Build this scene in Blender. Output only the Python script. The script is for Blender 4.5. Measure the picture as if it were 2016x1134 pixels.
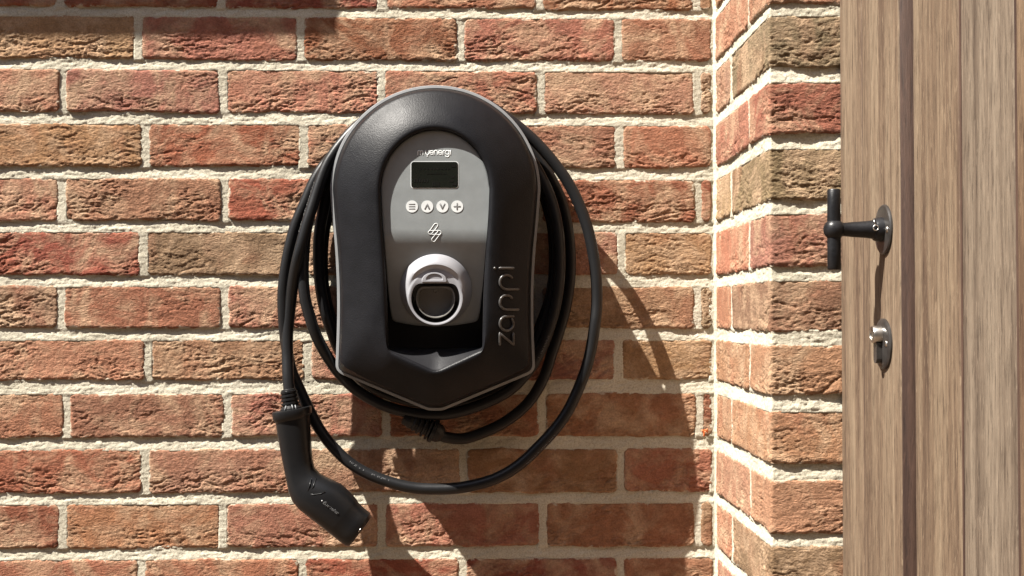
import bpy, bmesh, math, random
import numpy as np
from mathutils import Vector, Matrix, Quaternion

for o in list(bpy.data.objects):
    bpy.data.objects.remove(o, do_unlink=True)
sc = bpy.context.scene
COL = sc.collection

# ------------------------------------------------------------------ camera
F = 2440.0                      # focal length in photo pixels (photo 2016 x 1134)
D = 1.718                       # distance of the camera from the main wall
CAMZ = 1.35
YAW = math.atan(56 / F)
PITCH = math.atan(51 / F)
cam = bpy.data.cameras.new("camera")
cam.sensor_width = 36.0
cam.lens = 36.0 * F / 2016.0
cam.clip_start = 0.02
cam.clip_end = 500.0
camo = bpy.data.objects.new("camera", cam)
COL.objects.link(camo)
camo.location = (0, -D, CAMZ)
camo.rotation_euler = (math.pi / 2 + PITCH, 0, -YAW)
sc.camera = camo
ROT = camo.rotation_euler.to_matrix()
CP = Vector((0, -D, CAMZ))

# ------------------------------------------------------------------ light
SUND = Vector((2.0, 1.0, -3.3)).normalized()        # direction in which the light travels
to_sun = -SUND
world = bpy.data.worlds.new("World")
sc.world = world
world.use_nodes = True
wn = world.node_tree.nodes
wl = world.node_tree.links
wn.clear()
sky = wn.new("ShaderNodeTexSky")
sky.sky_type = 'NISHITA'
sky.sun_disc = False
sky.sun_elevation = math.asin(to_sun.z)
sky.sun_rotation = math.atan2(to_sun.x, to_sun.y)
sky.altitude = 50
sky.air_density = 1.0
sky.dust_density = 1.5
sky.ozone_density = 1.0
bg = wn.new("ShaderNodeBackground")
bg.inputs[1].default_value = 0.05
wo = wn.new("ShaderNodeOutputWorld")
wl.new(sky.outputs[0], bg.inputs[0])
wl.new(bg.outputs[0], wo.inputs[0])
sun = bpy.data.lights.new("sun", 'SUN')
sun.energy = 5.0
sun.angle = math.radians(0.5)
sun.color = (1.0, 0.95, 0.87)
suno = bpy.data.objects.new("sun", sun)
COL.objects.link(suno)
suno.rotation_euler = SUND.to_track_quat('-Z', 'Y').to_euler()
suno.location = (-3, -3, 5)

sc.view_settings.view_transform = 'Standard'
sc.view_settings.look = 'None'
sc.view_settings.exposure = 1.88
sc.view_settings.gamma = 1.0
sc.view_settings.use_curve_mapping = False
sc.render.engine = 'CYCLES'
sc.cycles.max_bounces = 6

# ------------------------------------------------------------------ measuring helpers
def ray(px, py):
    return ROT @ Vector(((px - 1008.0) / F, -(py - 567.0) / F, -1.0))
def W(px, py, depth=0.0):
    """world point seen at photo pixel (px,py), 'depth' metres in front of the main wall"""
    d = ray(px, py)
    t = (-depth - CP.y) / d.y
    return CP + d * t
def WX(px, py, X):
    d = ray(px, py)
    t = (X - CP.x) / d.x
    return CP + d * t

# ------------------------------------------------------------------ numpy noise
class Noise:
    def __init__(s, seed):
        r = np.random.RandomState(seed)
        s.p = np.tile(r.permutation(256), 3)
        a = r.rand(256) * 2 * np.pi
        s.gx = np.cos(a); s.gy = np.sin(a)
    def __call__(s, x, y):
        x = np.asarray(x, float); y = np.asarray(y, float)
        xi = np.floor(x).astype(int); yi = np.floor(y).astype(int)
        xf = x - xi; yf = y - yi
        u = xf * xf * xf * (xf * (xf * 6 - 15) + 10); v = yf * yf * yf * (yf * (yf * 6 - 15) + 10)
        def g(i, j, dx, dy):
            h = s.p[s.p[(xi + i) & 255] + ((yi + j) & 255)]
            return s.gx[h] * dx + s.gy[h] * dy
        a = g(0, 0, xf, yf); b = g(1, 0, xf - 1, yf)
        c = g(0, 1, xf, yf - 1); d = g(1, 1, xf - 1, yf - 1)
        return 1.5 * ((a + (b - a) * u) + ((c + (d - c) * u) - (a + (b - a) * u)) * v)
    def fbm(s, x, y, n=4):
        t = 0; a = 1.0
        for i in range(n):
            t = t + a * s(x * 2 ** i + 17.3 * i, y * 2 ** i + 9.1 * i); a *= 0.5
        return t
NZ = Noise(7)

def brick_relief(u, v, L, H, seed, rough=1.0):
    """hand-formed brick surface: creased folds; u,v measured from the brick's lower left corner"""
    r = random.Random(seed)
    ox, oy = r.uniform(0, 200), r.uniform(0, 200)
    uc = (u - L * r.uniform(.35, .65)) / (L * .5)
    smile = r.uniform(0.002, 0.022) * r.choice([1, 1, 1, -0.4])
    tilt = r.uniform(-.12, .12)
    vv = v - smile * uc ** 2 + tilt * (u - L / 2)
    uu = u + 0.006 * NZ(u * 40 + ox, v * 60 + oy)
    vv = vv + 0.0045 * NZ(u * 33 + oy, v * 45 + ox)
    fx = r.uniform(30, 52); fy = r.uniform(145, 215)
    a = np.abs(NZ(uu * fx + ox, vv * fy + oy))
    c1 = np.exp(-(a / .085) ** 2)
    a2 = np.abs(NZ(uu * fx * 2.1 + oy + 40, vv * fy * 1.7 + ox))
    c2 = np.exp(-(a2 / .13) ** 2)
    a3 = np.abs(NZ(uu * 14 + oy + 80, vv * 38 + ox + 31))
    c3 = np.exp(-(a3 / .035) ** 2)
    m = np.clip(.55 + 1.2 * NZ(u * 11 + ox, v * 22 + oy + 5) + (.5 - v / H) * .9, .12, 1.35)
    sl = NZ(uu * fx * .8 + 3 + ox, vv * fy * .75 + oy + 7)
    h = (-.0012 * c1 * m - .0007 * c2 * m - .0014 * c3 * np.clip(m - .3, 0, 1)
         + .0008 * sl * m + .0003 * NZ.fbm(u * 170 + ox, v * 210 + oy, 3))
    h = h + .0005 * NZ(u * 20 + oy, v * 35 + ox)
    return h * rough

# ------------------------------------------------------------------ object helpers
def tag(o, label=None, cat=None, group=None, kind=None):
    if label: o["label"] = label
    if cat: o["category"] = cat
    if group: o["group"] = group
    if kind: o["kind"] = kind
    return o
def thing(name, loc, label, cat, group=None):
    o = bpy.data.objects.new(name, None)
    o.empty_display_size = 0.05
    COL.objects.link(o)
    o.location = loc
    return tag(o, label, cat, group)
def link_mesh(name, me, mat, parent=None, origin=None, color=None, smooth=True):
    o = bpy.data.objects.new(name, me)
    COL.objects.link(o)
    if mat: me.materials.append(mat)
    if smooth and len(me.polygons):
        me.polygons.foreach_set("use_smooth", [True] * len(me.polygons))
    if origin is not None:
        o.location = origin
    if parent is not None:
        o.parent = parent
        p = Vector(origin) if origin is not None else Vector((0, 0, 0))
        o.location = p - abs_loc(parent)
    if color: o.color = color
    return o
def abs_loc(o):
    v = Vector(o.location)
    while o.parent is not None:
        o = o.parent
        v += Vector(o.location)
    return v
def mesh_np(name, V, Fq, mat, parent=None, origin=None, color=None, smooth=True):
    """V (n,3) world coordinates, Fq (m,4) quads"""
    V = np.asarray(V, float)
    if origin is None:
        c = (V.min(0) + V.max(0)) / 2
        origin = Vector(c)
    V = V - np.array(origin)
    me = bpy.data.meshes.new(name)
    me.vertices.add(len(V)); me.vertices.foreach_set("co", V.astype(np.float32).ravel())
    Fq = np.asarray(Fq, np.int32)
    me.loops.add(Fq.size); me.loops.foreach_set("vertex_index", Fq.ravel())
    me.polygons.add(len(Fq))
    me.polygons.foreach_set("loop_start", np.arange(len(Fq), dtype=np.int32) * 4)
    me.polygons.foreach_set("loop_total", np.full(len(Fq), 4, np.int32))
    me.update(calc_edges=True); me.validate()
    return link_mesh(name, me, mat, parent, origin, color, smooth)
def mesh_py(name, V, Fs, mat, parent=None, smooth=True, origin=None, color=None, auto=None):
    V = [Vector(v) for v in V]
    if origin is None:
        mn = Vector((min(v.x for v in V), min(v.y for v in V), min(v.z for v in V)))
        mx = Vector((max(v.x for v in V), max(v.y for v in V), max(v.z for v in V)))
        origin = (mn + mx) / 2
    me = bpy.data.meshes.new(name)
    me.from_pydata([v - Vector(origin) for v in V], [], Fs)
    me.update()
    bm = bmesh.new(); bm.from_mesh(me)
    bmesh.ops.remove_doubles(bm, verts=bm.verts, dist=1e-6)
    bmesh.ops.recalc_face_normals(bm, faces=bm.faces)
    bm.to_mesh(me); bm.free()
    o = link_mesh(name, me, mat, parent, origin, color, smooth)
    if auto is not None and smooth:
        me.set_sharp_from_angle(angle=math.radians(auto))
    return o
def grid_faces(nu, nv, closed=False):
    i = np.arange(nu if closed else nu - 1); j = np.arange(nv - 1)
    I, J = np.meshgrid(i, j, indexing='ij')
    I2 = (I + 1) % nu
    return np.stack([I * nv + J, I2 * nv + J, I2 * nv + J + 1, I * nv + J + 1], -1).reshape(-1, 4)
class PB:                       # plain polygon buffer in world coordinates
    def __init__(s): s.v = []; s.f = []
    def add(s, V, Fs):
        n = len(s.v); s.v += [Vector(v) for v in V]; s.f += [[n + i for i in f] for f in Fs]
    def loft(s, rings, closed=True, cap0=False, cap1=False):
        n = len(rings[0]); V = [p for r in rings for p in r]; Fs = []
        for a in range(len(rings) - 1):
            for i in range(n if closed else n - 1):
                j = (i + 1) % n
                Fs.append([a * n + i, a * n + j, (a + 1) * n + j, (a + 1) * n + i])
        if cap0: Fs.append(list(range(n))[::-1])
        if cap1: Fs.append([(len(rings) - 1) * n + i for i in range(n)])
        s.add(V, Fs)
    def build(s, name, mat, parent=None, **k):
        return mesh_py(name, s.v, s.f, mat, parent, **k)
def lathe(pb, c, axis, prof, n=32, cap=True):
    """prof: list of (distance along axis, radius)"""
    axis = Vector(axis).normalized()
    x = axis.orthogonal().normalized(); y = axis.cross(x)
    rings = []
    for t, r in prof:
        rings.append([Vector(c) + axis * t + (x * math.cos(a) + y * math.sin(a)) * max(r, 1e-5)
                      for a in [2 * math.pi * k / n for k in range(n)]])
    pb.loft(rings, cap0=cap, cap1=cap)
def box_bevel(name, lo, hi, mat, parent=None, bev=.0015, seg=2, color=None):
    lo = Vector(lo); hi = Vector(hi); c = (lo + hi) / 2; e = hi - lo
    bm = bmesh.new()
    bmesh.ops.create_cube(bm, size=1.0)
    bmesh.ops.scale(bm, vec=e, verts=bm.verts)
    if bev: bmesh.ops.bevel(bm, geom=bm.edges[:], offset=bev, segments=seg, affect='EDGES', profile=.6)
    me = bpy.data.meshes.new(name); bm.to_mesh(me); bm.free()
    o = link_mesh(name, me, mat, parent, c, color, True)
    me.set_sharp_from_angle(angle=math.radians(50))
    return o
def catmull(P, per=8):
    P = [Vector(p) for p in P]; out = []
    for i in range(len(P) - 1):
        p0 = P[i - 1] if i > 0 else P[i] * 2 - P[i + 1]
        p1, p2 = P[i], P[i + 1]
        p3 = P[i + 2] if i + 2 < len(P) else P[i + 1] * 2 - P[i]
        for k in range(per):
            t = k / per
            out.append(.5 * ((2 * p1) + (p2 - p0) * t + (2 * p0 - 5 * p1 + 4 * p2 - p3) * t * t + (3 * p1 - p0 - 3 * p2 + p3) * t ** 3))
    out.append(P[-1]); return out
def tube(pb, pts, r, n=14, cap=True, flat=1.0, up=None):
    pts = [Vector(p) for p in pts]; rings = []; nrm = None
    for i, p in enumerate(pts):
        t = (pts[min(i + 1, len(pts) - 1)] - pts[max(i - 1, 0)])
        if t.length < 1e-9: t = Vector((0, 0, 1))
        t.normalize()
        if up is not None: nrm = (Vector(up) - t * Vector(up).dot(t)).normalized()
        elif nrm is None: nrm = t.orthogonal().normalized()
        else: nrm = (nrm - t * nrm.dot(t)).normalized()
        b = t.cross(nrm); rr = r[i] if hasattr(r, '__len__') else r
        rings.append([p + (nrm * math.cos(a) * flat + b * math.sin(a)) * rr for a in [2 * math.pi * k / n for k in range(n)]])
    pb.loft(rings, cap0=cap, cap1=cap)
def s2l(c):
    c = c / 255.0
    return c / 12.92 if c <= .04045 else ((c + .055) / 1.055) ** 2.4

# ------------------------------------------------------------------ materials
def new_mat(name):
    m = bpy.data.materials.new(name); m.use_nodes = True
    nt = m.node_tree; b = nt.nodes["Principled BSDF"]
    return m, nt, nt.nodes, nt.links, b
def noise_node(n, l, coord, scale, detail=4, rough=.55, dist=0.0):
    t = n.new("ShaderNodeTexNoise"); t.inputs["Scale"].default_value = scale
    t.inputs["Detail"].default_value = detail; t.inputs["Roughness"].default_value = rough
    t.inputs["Distortion"].default_value = dist
    l.new(coord, t.inputs["Vector"]); return t
def ramp(n, l, src, stops):
    r = n.new("ShaderNodeValToRGB"); e = r.color_ramp.elements
    while len(e) > 1: e.remove(e[-1])
    e[0].position = stops[0][0]; e[0].color = (*stops[0][1], 1)
    for p, c in stops[1:]:
        x = e.new(p); x.color = (*c, 1)
    l.new(src, r.inputs[0]); return r
def mixc(n, l, a, b, fac, mode='MIX'):
    m = n.new("ShaderNodeMix"); m.data_type = 'RGBA'; m.blend_type = mode
    for s, i in ((a, 6), (b, 7)):
        if isinstance(s, tuple): m.inputs[i].default_value = (*s, 1)
        else: l.new(s, m.inputs[i])
    if isinstance(fac, (int, float)): m.inputs[0].default_value = fac
    else: l.new(fac, m.inputs[0])
    return m.outputs[2]
def offset_coord(n, l, scale=(1, 1, 1)):
    tc = n.new("ShaderNodeTexCoord"); oi = n.new("ShaderNodeObjectInfo")
    mul = n.new("ShaderNodeMath"); mul.operation = 'MULTIPLY'; mul.inputs[1].default_value = 37.0
    l.new(oi.outputs["Random"], mul.inputs[0])
    mp = n.new("ShaderNodeMapping"); mp.inputs["Scale"].default_value = scale
    l.new(tc.outputs["Object"], mp.inputs["Vector"])
    ad = n.new("ShaderNodeVectorMath"); ad.operation = 'ADD'
    l.new(mp.outputs[0], ad.inputs[0]); l.new(mul.outputs[0], ad.inputs[1])
    return ad.outputs[0], oi

def mat_brick():
    m, nt, n, l, b = new_mat("hand formed brick")
    co, oi = offset_coord(n, l)
    base = oi.outputs["Color"]
    n1 = noise_node(n, l, co, 11, 3, .55, .6)          # big blotches towards deep red
    f1 = ramp(n, l, n1.outputs[0], [(.50, (0, 0, 0)), (.68, (1, 1, 1))])
    mul = n.new("ShaderNodeMath"); mul.operation = 'MULTIPLY'; mul.inputs[1].default_value = .5
    l.new(f1.outputs[0], mul.inputs[0])
    c = mixc(n, l, base, (.24, .10, .058), mul.outputs[0])
    n2 = noise_node(n, l, co, 19, 4, .6, .8)           # sandy tan coating
    f2 = ramp(n, l, n2.outputs[0], [(.44, (0, 0, 0)), (.64, (1, 1, 1))])
    mul2 = n.new("ShaderNodeMath"); mul2.operation = 'MULTIPLY'; mul2.inputs[1].default_value = .72
    l.new(f2.outputs[0], mul2.inputs[0])
    c = mixc(n, l, c, (.34, .235, .15), mul2.outputs[0])
    n3 = noise_node(n, l, co, 420, 4, .7)              # sand grain
    f3 = ramp(n, l, n3.outputs[0], [(.3, (.68, .68, .68)), (.5, (1, 1, 1)), (.72, (1.35, 1.33, 1.3))])
    c = mixc(n, l, c, f3.outputs[0], .9, 'MULTIPLY')
    n4 = noise_node(n, l, co, 60, 4, .65)
    f4 = ramp(n, l, n4.outputs[0], [(.3, (.8, .78, .76)), (.7, (1.2, 1.2, 1.2))])
    c = mixc(n, l, c, f4.outputs[0], .9, 'MULTIPLY')
    # mortar smeared over the arrises
    tcg = n.new("ShaderNodeTexCoord"); sp = n.new("ShaderNodeSeparateXYZ"); l.new(tcg.outputs["Generated"], sp.inputs[0])
    def mth(op, a, b_=None):
        q = n.new("ShaderNodeMath"); q.operation = op
        for i_, x_ in enumerate((a, b_)):
            if x_ is None: continue
            if isinstance(x_, (int, float)): q.inputs[i_].default_value = x_
            else: l.new(x_, q.inputs[i_])
        return q.outputs[0]
    exx = mth('ADD', mth('MULTIPLY', mth('MINIMUM', sp.outputs[0], mth('SUBTRACT', 1.0, sp.outputs[0])), .212), mth('SUBTRACT', 1.0, oi.outputs["Alpha"]))
    ezz = mth('MULTIPLY', mth('MINIMUM', sp.outputs[2], mth('SUBTRACT', 1.0, sp.outputs[2])), .064)
    ns = noise_node(n, l, co, 70, 4, .65, .5)
    dd_ = mth('ADD', mth('MINIMUM', exx, ezz), mth('MULTIPLY', mth('SUBTRACT', ns.outputs[0], .40), .022))
    fs = ramp(n, l, mth('MULTIPLY', dd_, 100.0), [(.18, (.8, .8, .8)), (.42, (0, 0, 0))])
    c = mixc(n, l, c, (.40, .355, .275), fs.outputs[0])
    l.new(c, b.inputs["Base Color"])
    b.inputs["Roughness"].default_value = .92
    b.inputs["Specular IOR Level"].default_value = .25
    co2, _o = offset_coord(n, l, (.62, .9, 1.2))
    w1 = noise_node(n, l, co2, 150, 5, .62, 1.6)
    n5 = noise_node(n, l, co, 330, 5, .7)
    ma = n.new("ShaderNodeMath"); ma.operation = 'MULTIPLY_ADD'; ma.inputs[1].default_value = 1.9
    l.new(w1.outputs[0], ma.inputs[0]); l.new(n5.outputs[0], ma.inputs[2])
    n5 = ma
    bp = n.new("ShaderNodeBump"); bp.inputs["Strength"].default_value = 1.0; bp.inputs["Distance"].default_value = .0013
    l.new(n5.outputs[0], bp.inputs["Height"]); l.new(bp.outputs[0], b.inputs["Normal"])
    return m
def mat_mortar():
    m, nt, n, l, b = new_mat("lime mortar")
    tc = n.new("ShaderNodeTexCoord"); co = tc.outputs["Object"]
    n1 = noise_node(n, l, co, 9, 4, .6)
    r1 = ramp(n, l, n1.outputs[0], [(.3, (.34, .31, .24)), (.7, (.46, .425, .34))])
    n2 = noise_node(n, l, co, 500, 4, .7)
    f3 = ramp(n, l, n2.outputs[0], [(.3, (.6, .59, .56)), (.5, (1, 1, 1)), (.7, (1.2, 1.2, 1.2))])
    c = mixc(n, l, r1.outputs[0], f3.outputs[0], .9, 'MULTIPLY')
    l.new(c, b.inputs["Base Color"])
    b.inputs["Roughness"].default_value = .95
    b.inputs["Specular IOR Level"].default_value = .2
    n5 = noise_node(n, l, co, 300, 5, .7)
    bp = n.new("ShaderNodeBump"); bp.inputs["Strength"].default_value = .9; bp.inputs["Distance"].default_value = .0014
    l.new(n5.outputs[0], bp.inputs["Height"]); l.new(bp.outputs[0], b.inputs["Normal"])
    return m
def mat_plastic(name, col, rough=.4, grain=0.0, gscale=900, spec=.5, metal=0.0, coat=0.0, mott=0.0):
    m, nt, n, l, b = new_mat(name)
    tc = n.new("ShaderNodeTexCoord"); co = tc.outputs["Object"]
    n1 = noise_node(n, l, co, 45, 4, .6)
    lo = tuple(x * (1 - mott - .06) for x in col); hi = tuple(x * (1 + mott + .06) for x in col)
    r1 = ramp(n, l, n1.outputs[0], [(.35, lo), (.65, hi)])
    l.new(r1.outputs[0], b.inputs["Base Color"])
    n2 = noise_node(n, l, co, 30, 3, .6)
    rr = ramp(n, l, n2.outputs[0], [(.3, (rough * .9,) * 3), (.7, (min(1, rough * 1.12),) * 3)])
    l.new(rr.outputs[0], b.inputs["Roughness"])
    b.inputs["Specular IOR Level"].default_value = spec
    b.inputs["Metallic"].default_value = metal
    b.inputs["Coat Weight"].default_value = coat
    if grain:
        n5 = noise_node(n, l, co, gscale, 2, .6)
        bp = n.new("ShaderNodeBump"); bp.inputs["Strength"].default_value = .6; bp.inputs["Distance"].default_value = grain
        l.new(n5.outputs[0], bp.inputs["Height"]); l.new(bp.outputs[0], b.inputs["Normal"])
    return m
def mat_wood(name, dark, mid, light, fib=1.0):
    m, nt, n, l, b = new_mat(name)
    co, oi = offset_coord(n, l, (1, 1, .035))
    n1 = noise_node(n, l, co, 52, 4, .62, .35)          # broad stripes across the board
    r1 = ramp(n, l, n1.outputs[0], [(.32, dark), (.48, mid), (.66, light)])
    co2, _ = offset_coord(n, l, (1, 1, .11))
    n2 = noise_node(n, l, co2, 250, 5, .72, .3)          # fibres
    r2 = ramp(n, l, n2.outputs[0], [(.32, (.34, .29, .25)), (.47, (1, 1, 1)), (.70, (1.4, 1.4, 1.4))])
    c = mixc(n, l, r1.outputs[0], r2.outputs[0], .85 * fib, 'MULTIPLY')
    co3, _ = offset_coord(n, l, (1, 1, .17))
    n3 = noise_node(n, l, co3, 300, 3, .65)              # pale flecks
    f3 = ramp(n, l, n3.outputs[0], [(.58, (0, 0, 0)), (.68, (1, 1, 1))])
    mu = n.new("ShaderNodeMath"); mu.operation = 'MULTIPLY'; mu.inputs[1].default_value = .45 * fib
    l.new(f3.outputs[0], mu.inputs[0])
    c = mixc(n, l, c, tuple(min(1, x * 1.5) for x in light), mu.outputs[0])
    c = mixc(n, l, c, oi.outputs["Color"], 1.0, 'MULTIPLY')
    l.new(c, b.inputs["Base Color"])
    b.inputs["Roughness"].default_value = .72
    b.inputs["Specular IOR Level"].default_value = .3
    ad = n.new("ShaderNodeMath"); ad.operation = 'MULTIPLY_ADD'; ad.inputs[1].default_value = 2.0
    l.new(n1.outputs[0], ad.inputs[0]); l.new(n2.outputs[0], ad.inputs[2])
    bp = n.new("ShaderNodeBump"); bp.inputs["Strength"].default_value = .65; bp.inputs["Distance"].default_value = .0011 * fib
    l.new(ad.outputs[0], bp.inputs["Height"]); l.new(bp.outputs[0], b.inputs["Normal"])
    return m

M_brick = mat_brick()
M_mortar = mat_mortar()
M_cover = mat_plastic("black textured polycarbonate", (.0062, .0062, .0074), .44, .00055, 600, .15, mott=.1)
M_ledge = mat_plastic("black polycarbonate of the recess", (.0115, .0115, .013), .42, .00050, 650, .42)
M_inner = mat_plastic("black cavity plastic", (.012, .012, .013), .6)
M_trim = mat_plastic("grey trim", (.20, .205, .21), .42, spec=.25)
M_fascia = mat_plastic("satin grey fascia", (.175, .188, .19), .45, .00005, 1200)
M_socket = mat_plastic("light grey socket plastic", (.23, .23, .245), .36)
M_cup = mat_plastic("grey socket cup", (.13, .125, .115), .4)
M_white = mat_plastic("white print", (.52, .54, .54), .5)
M_iconm = mat_plastic("grey icon print", (.13, .13, .13), .5)
M_lcd = mat_plastic("dark display glass", (.0075, .0085, .0065), .12, spec=.4)
M_lcdm = mat_plastic("display segments", (.005, .005, .004), .3)
M_printd = mat_plastic("faint print", (.12, .12, .12), .6)
M_rubber = mat_plastic("black rubber cable", (.0085, .0085, .009), .36, .00015, 500, .26)
M_print = mat_plastic("pale cable print", (.42, .42, .42), .6)
M_plug = mat_plastic("black plug plastic", (.007, .007, .0075), .34, .00008, 900, .24)
M_gloss = mat_plastic("gloss black raised lettering", (.04, .037, .035), .32, spec=.5)
M_iron = mat_plastic("forged black iron", (.0075, .0075, .0085), .38, .0006, 160, .25, mott=.3)
M_bronze = mat_plastic("dark patinated iron plate", (.03, .027, .025), .36, .0002, 300, .45, metal=.2, mott=.3)
M_steel = mat_plastic("satin nickel", (.42, .40, .37), .32, metal=1.0)
M_wood = mat_wood("weathered hardwood", (.050, .030, .019), (.094, .065, .043), (.140, .106, .073))
M_woodg = mat_wood("grey weathered hardwood", (.055, .038, .026), (.100, .075, .054), (.146, .115, .085), 1.0)
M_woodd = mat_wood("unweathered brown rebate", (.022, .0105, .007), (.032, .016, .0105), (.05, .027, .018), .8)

# ------------------------------------------------------------------ ground and walls
def mat_paving():
    m, nt, n, l, b = new_mat("sandy paving")
    tc = n.new("ShaderNodeTexCoord"); co = tc.outputs["Object"]
    br = n.new("ShaderNodeTexBrick"); br.inputs["Scale"].default_value = 3.0
    br.inputs["Color1"].default_value = (.115, .075, .045, 1); br.inputs["Color2"].default_value = (.095, .062, .038, 1)
    br.inputs["Mortar"].default_value = (.07, .05, .035, 1); br.inputs["Mortar Size"].default_value = .015
    l.new(co, br.inputs["Vector"])
    n1 = noise_node(n, l, co, 14, 5, .65)
    f = ramp(n, l, n1.outputs[0], [(.3, (.8, .8, .8)), (.7, (1.15, 1.15, 1.15))])
    l.new(mixc(n, l, br.outputs[0], f.outputs[0], .9, 'MULTIPLY'), b.inputs["Base Color"])
    b.inputs["Roughness"].default_value = .9
    return m
gnd = mesh_py("ground", [(-30, -40, 0), (30, -40, 0), (30, .5, 0), (-30, .5, 0)], [[0, 1, 2, 3]], mat_paving(), smooth=False)
tag(gnd, kind="structure")

def mat_render():
    m, nt, n, l, b = new_mat("brown brick of the sky blocking house")
    tc = n.new("ShaderNodeTexCoord"); mp = n.new("ShaderNodeMapping"); mp.inputs["Rotation"].default_value = (math.pi / 2, 0, 0)
    l.new(tc.outputs["Object"], mp.inputs["Vector"])
    br = n.new("ShaderNodeTexBrick"); br.inputs["Scale"].default_value = 1.0
    br.inputs["Brick Width"].default_value = .222; br.inputs["Row Height"].default_value = .075; br.inputs["Mortar Size"].default_value = .006
    br.inputs["Color1"].default_value = (.13, .075, .05, 1); br.inputs["Color2"].default_value = (.10, .06, .04, 1)
    br.inputs["Mortar"].default_value = (.25, .21, .17, 1)
    l.new(mp.outputs[0], br.inputs["Vector"]); l.new(br.outputs[0], b.inputs["Base Color"]); b.inputs["Roughness"].default_value = .95
    return m
HY = -5.2  # front of an unseen house, added to cut the sky fill
house = thing("sky_block_house", (0, HY, 0), "unseen brown brick house added behind the viewer to block low sky light", "house")
M_opp = mat_render()
M_roof = mat_plastic("dark roof tiles", (.05, .04, .035), .8)
box_bevel("house_wall", (-9, HY - 6, 0), (9, HY, 5.2), M_opp, house, bev=0)
mesh_py("roof", [(-9.3, HY + .3, 5.15), (9.3, HY + .3, 5.15), (9.3, HY - 3, 7.6), (-9.3, HY - 3, 7.6), (9.3, HY - 6.3, 5.15), (-9.3, HY - 6.3, 5.15)],
        [[0, 1, 2, 3], [3, 2, 4, 5], [0, 3, 5], [1, 4, 2], [0, 5, 4, 1]], M_roof, house, smooth=False)
for xw in (-6.5, -3.2, 2.6, 6.0):
    w_ = box_bevel("window", (xw, HY - .01, 1.0), (xw + 1.5, HY + .03, 2.3), M_trim, house, bev=.004)
    box_bevel("pane", (xw + .07, HY + .031, 1.07), (xw + 1.43, HY + .034, 2.23), M_lcd, w_, bev=0)

# measured courses of the main wall: (left top, left bottom, right top, right bottom) in photo pixels
ROWS = {-1: (-182, -95, -172, -85), 0: (-75, 12, -68, 20), 1: (30, 115, 37, 122), 2: (134, 222, 143, 222), 3: (243, 328, 248, 330),
        4: (350, 435, 355, 437), 5: (457, 543, 457, 541), 6: (562, 650, 565, 643), 7: (670, 752, 668, 745),
        8: (778, 863, 772, 857), 9: (888, 975, 880, 965), 10: (995, 1082, 988, 1073), 11: (1103, 1190, 1097, 1180),
        12: (1210, 1297, 1202, 1287)}
JOINTS = {-1: [-352, -36, 272, 592, 905, 1215], 0: [-510, -195, 119, 435, 752, 1062, 1371], 1: [-352, -36, 272, 592, 907, 1217], 2: [-510, -195, 123, 439, 751, 1064, 1373],
          3: [-345, -30, 286, 599, 910, 1220], 4: [-510, -195, 121, 442, 752, 1060, 1375], 5: [-345, -30, 282, 600, 912, 1224],
          6: [-510, -195, 119, 442, 752, 1060, 1373], 7: [-340, -25, 291, 606, 912, 1218], 8: [-510, -185, 131, 448, 760, 1068, 1377],
          9: [-345, -30, 286, 592, 913, 1222], 10: [-510, -190, 123, 439, 752, 1069, 1374], 11: [-350, -35, 277, 594, 910, 1221],
          12: [-510, -190, 121, 440, 752, 1069, 1374]}
ZR = {}
for r, (a, b_, c, d) in ROWS.items():
    zt = (W(50, a).z + W(1380, c).z) / 2; zb = (W(50, b_).z + W(1380, d).z) / 2
    ZR[r] = (zb, zt)
XC = .3225                       # inner corner / face of the return
YP = -.327                       # front of the pier
XJ = {r: [W(x, (ROWS[r][0] + ROWS[r][1]) / 2).x for x in js] for r, js in JOINTS.items()}
PAL = {'R': (152, 90, 68), 'O': (166, 116, 90), 'P': (180, 132, 102), 'T': (168, 134, 106), 'B': (146, 116, 90), 'Y': (168, 130, 95),
       'S': (162, 102, 78), 'G': (136, 112, 92)}
def pcol(k, rnd, gain=.58):
    c = [s2l(x * rnd.uniform(.95, 1.05)) * gain for x in PAL[k]]
    return (*c, 1.0)
ROWCOL = {-1: 'OOROPO', 0: 'ORRRORO', 1: 'OTOROO', 2: 'OPOPOPT', 3: 'OYRSOO', 4: 'OOORBRR', 5: 'ORBTTP', 6: 'OBSOOTB',
          7: 'OPYOOY', 8: 'OOOOOOR', 9: 'OSPOOO', 10: 'OROOOOB', 11: 'OOORRO', 12: 'OPORPORO'}

wall = thing("brick_wall", (W(700, 600).x, 0, W(700, 600).z), "long red and tan brick wall with pale mortar that carries the car charger", "wall")
GAPJ = .0095

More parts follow.
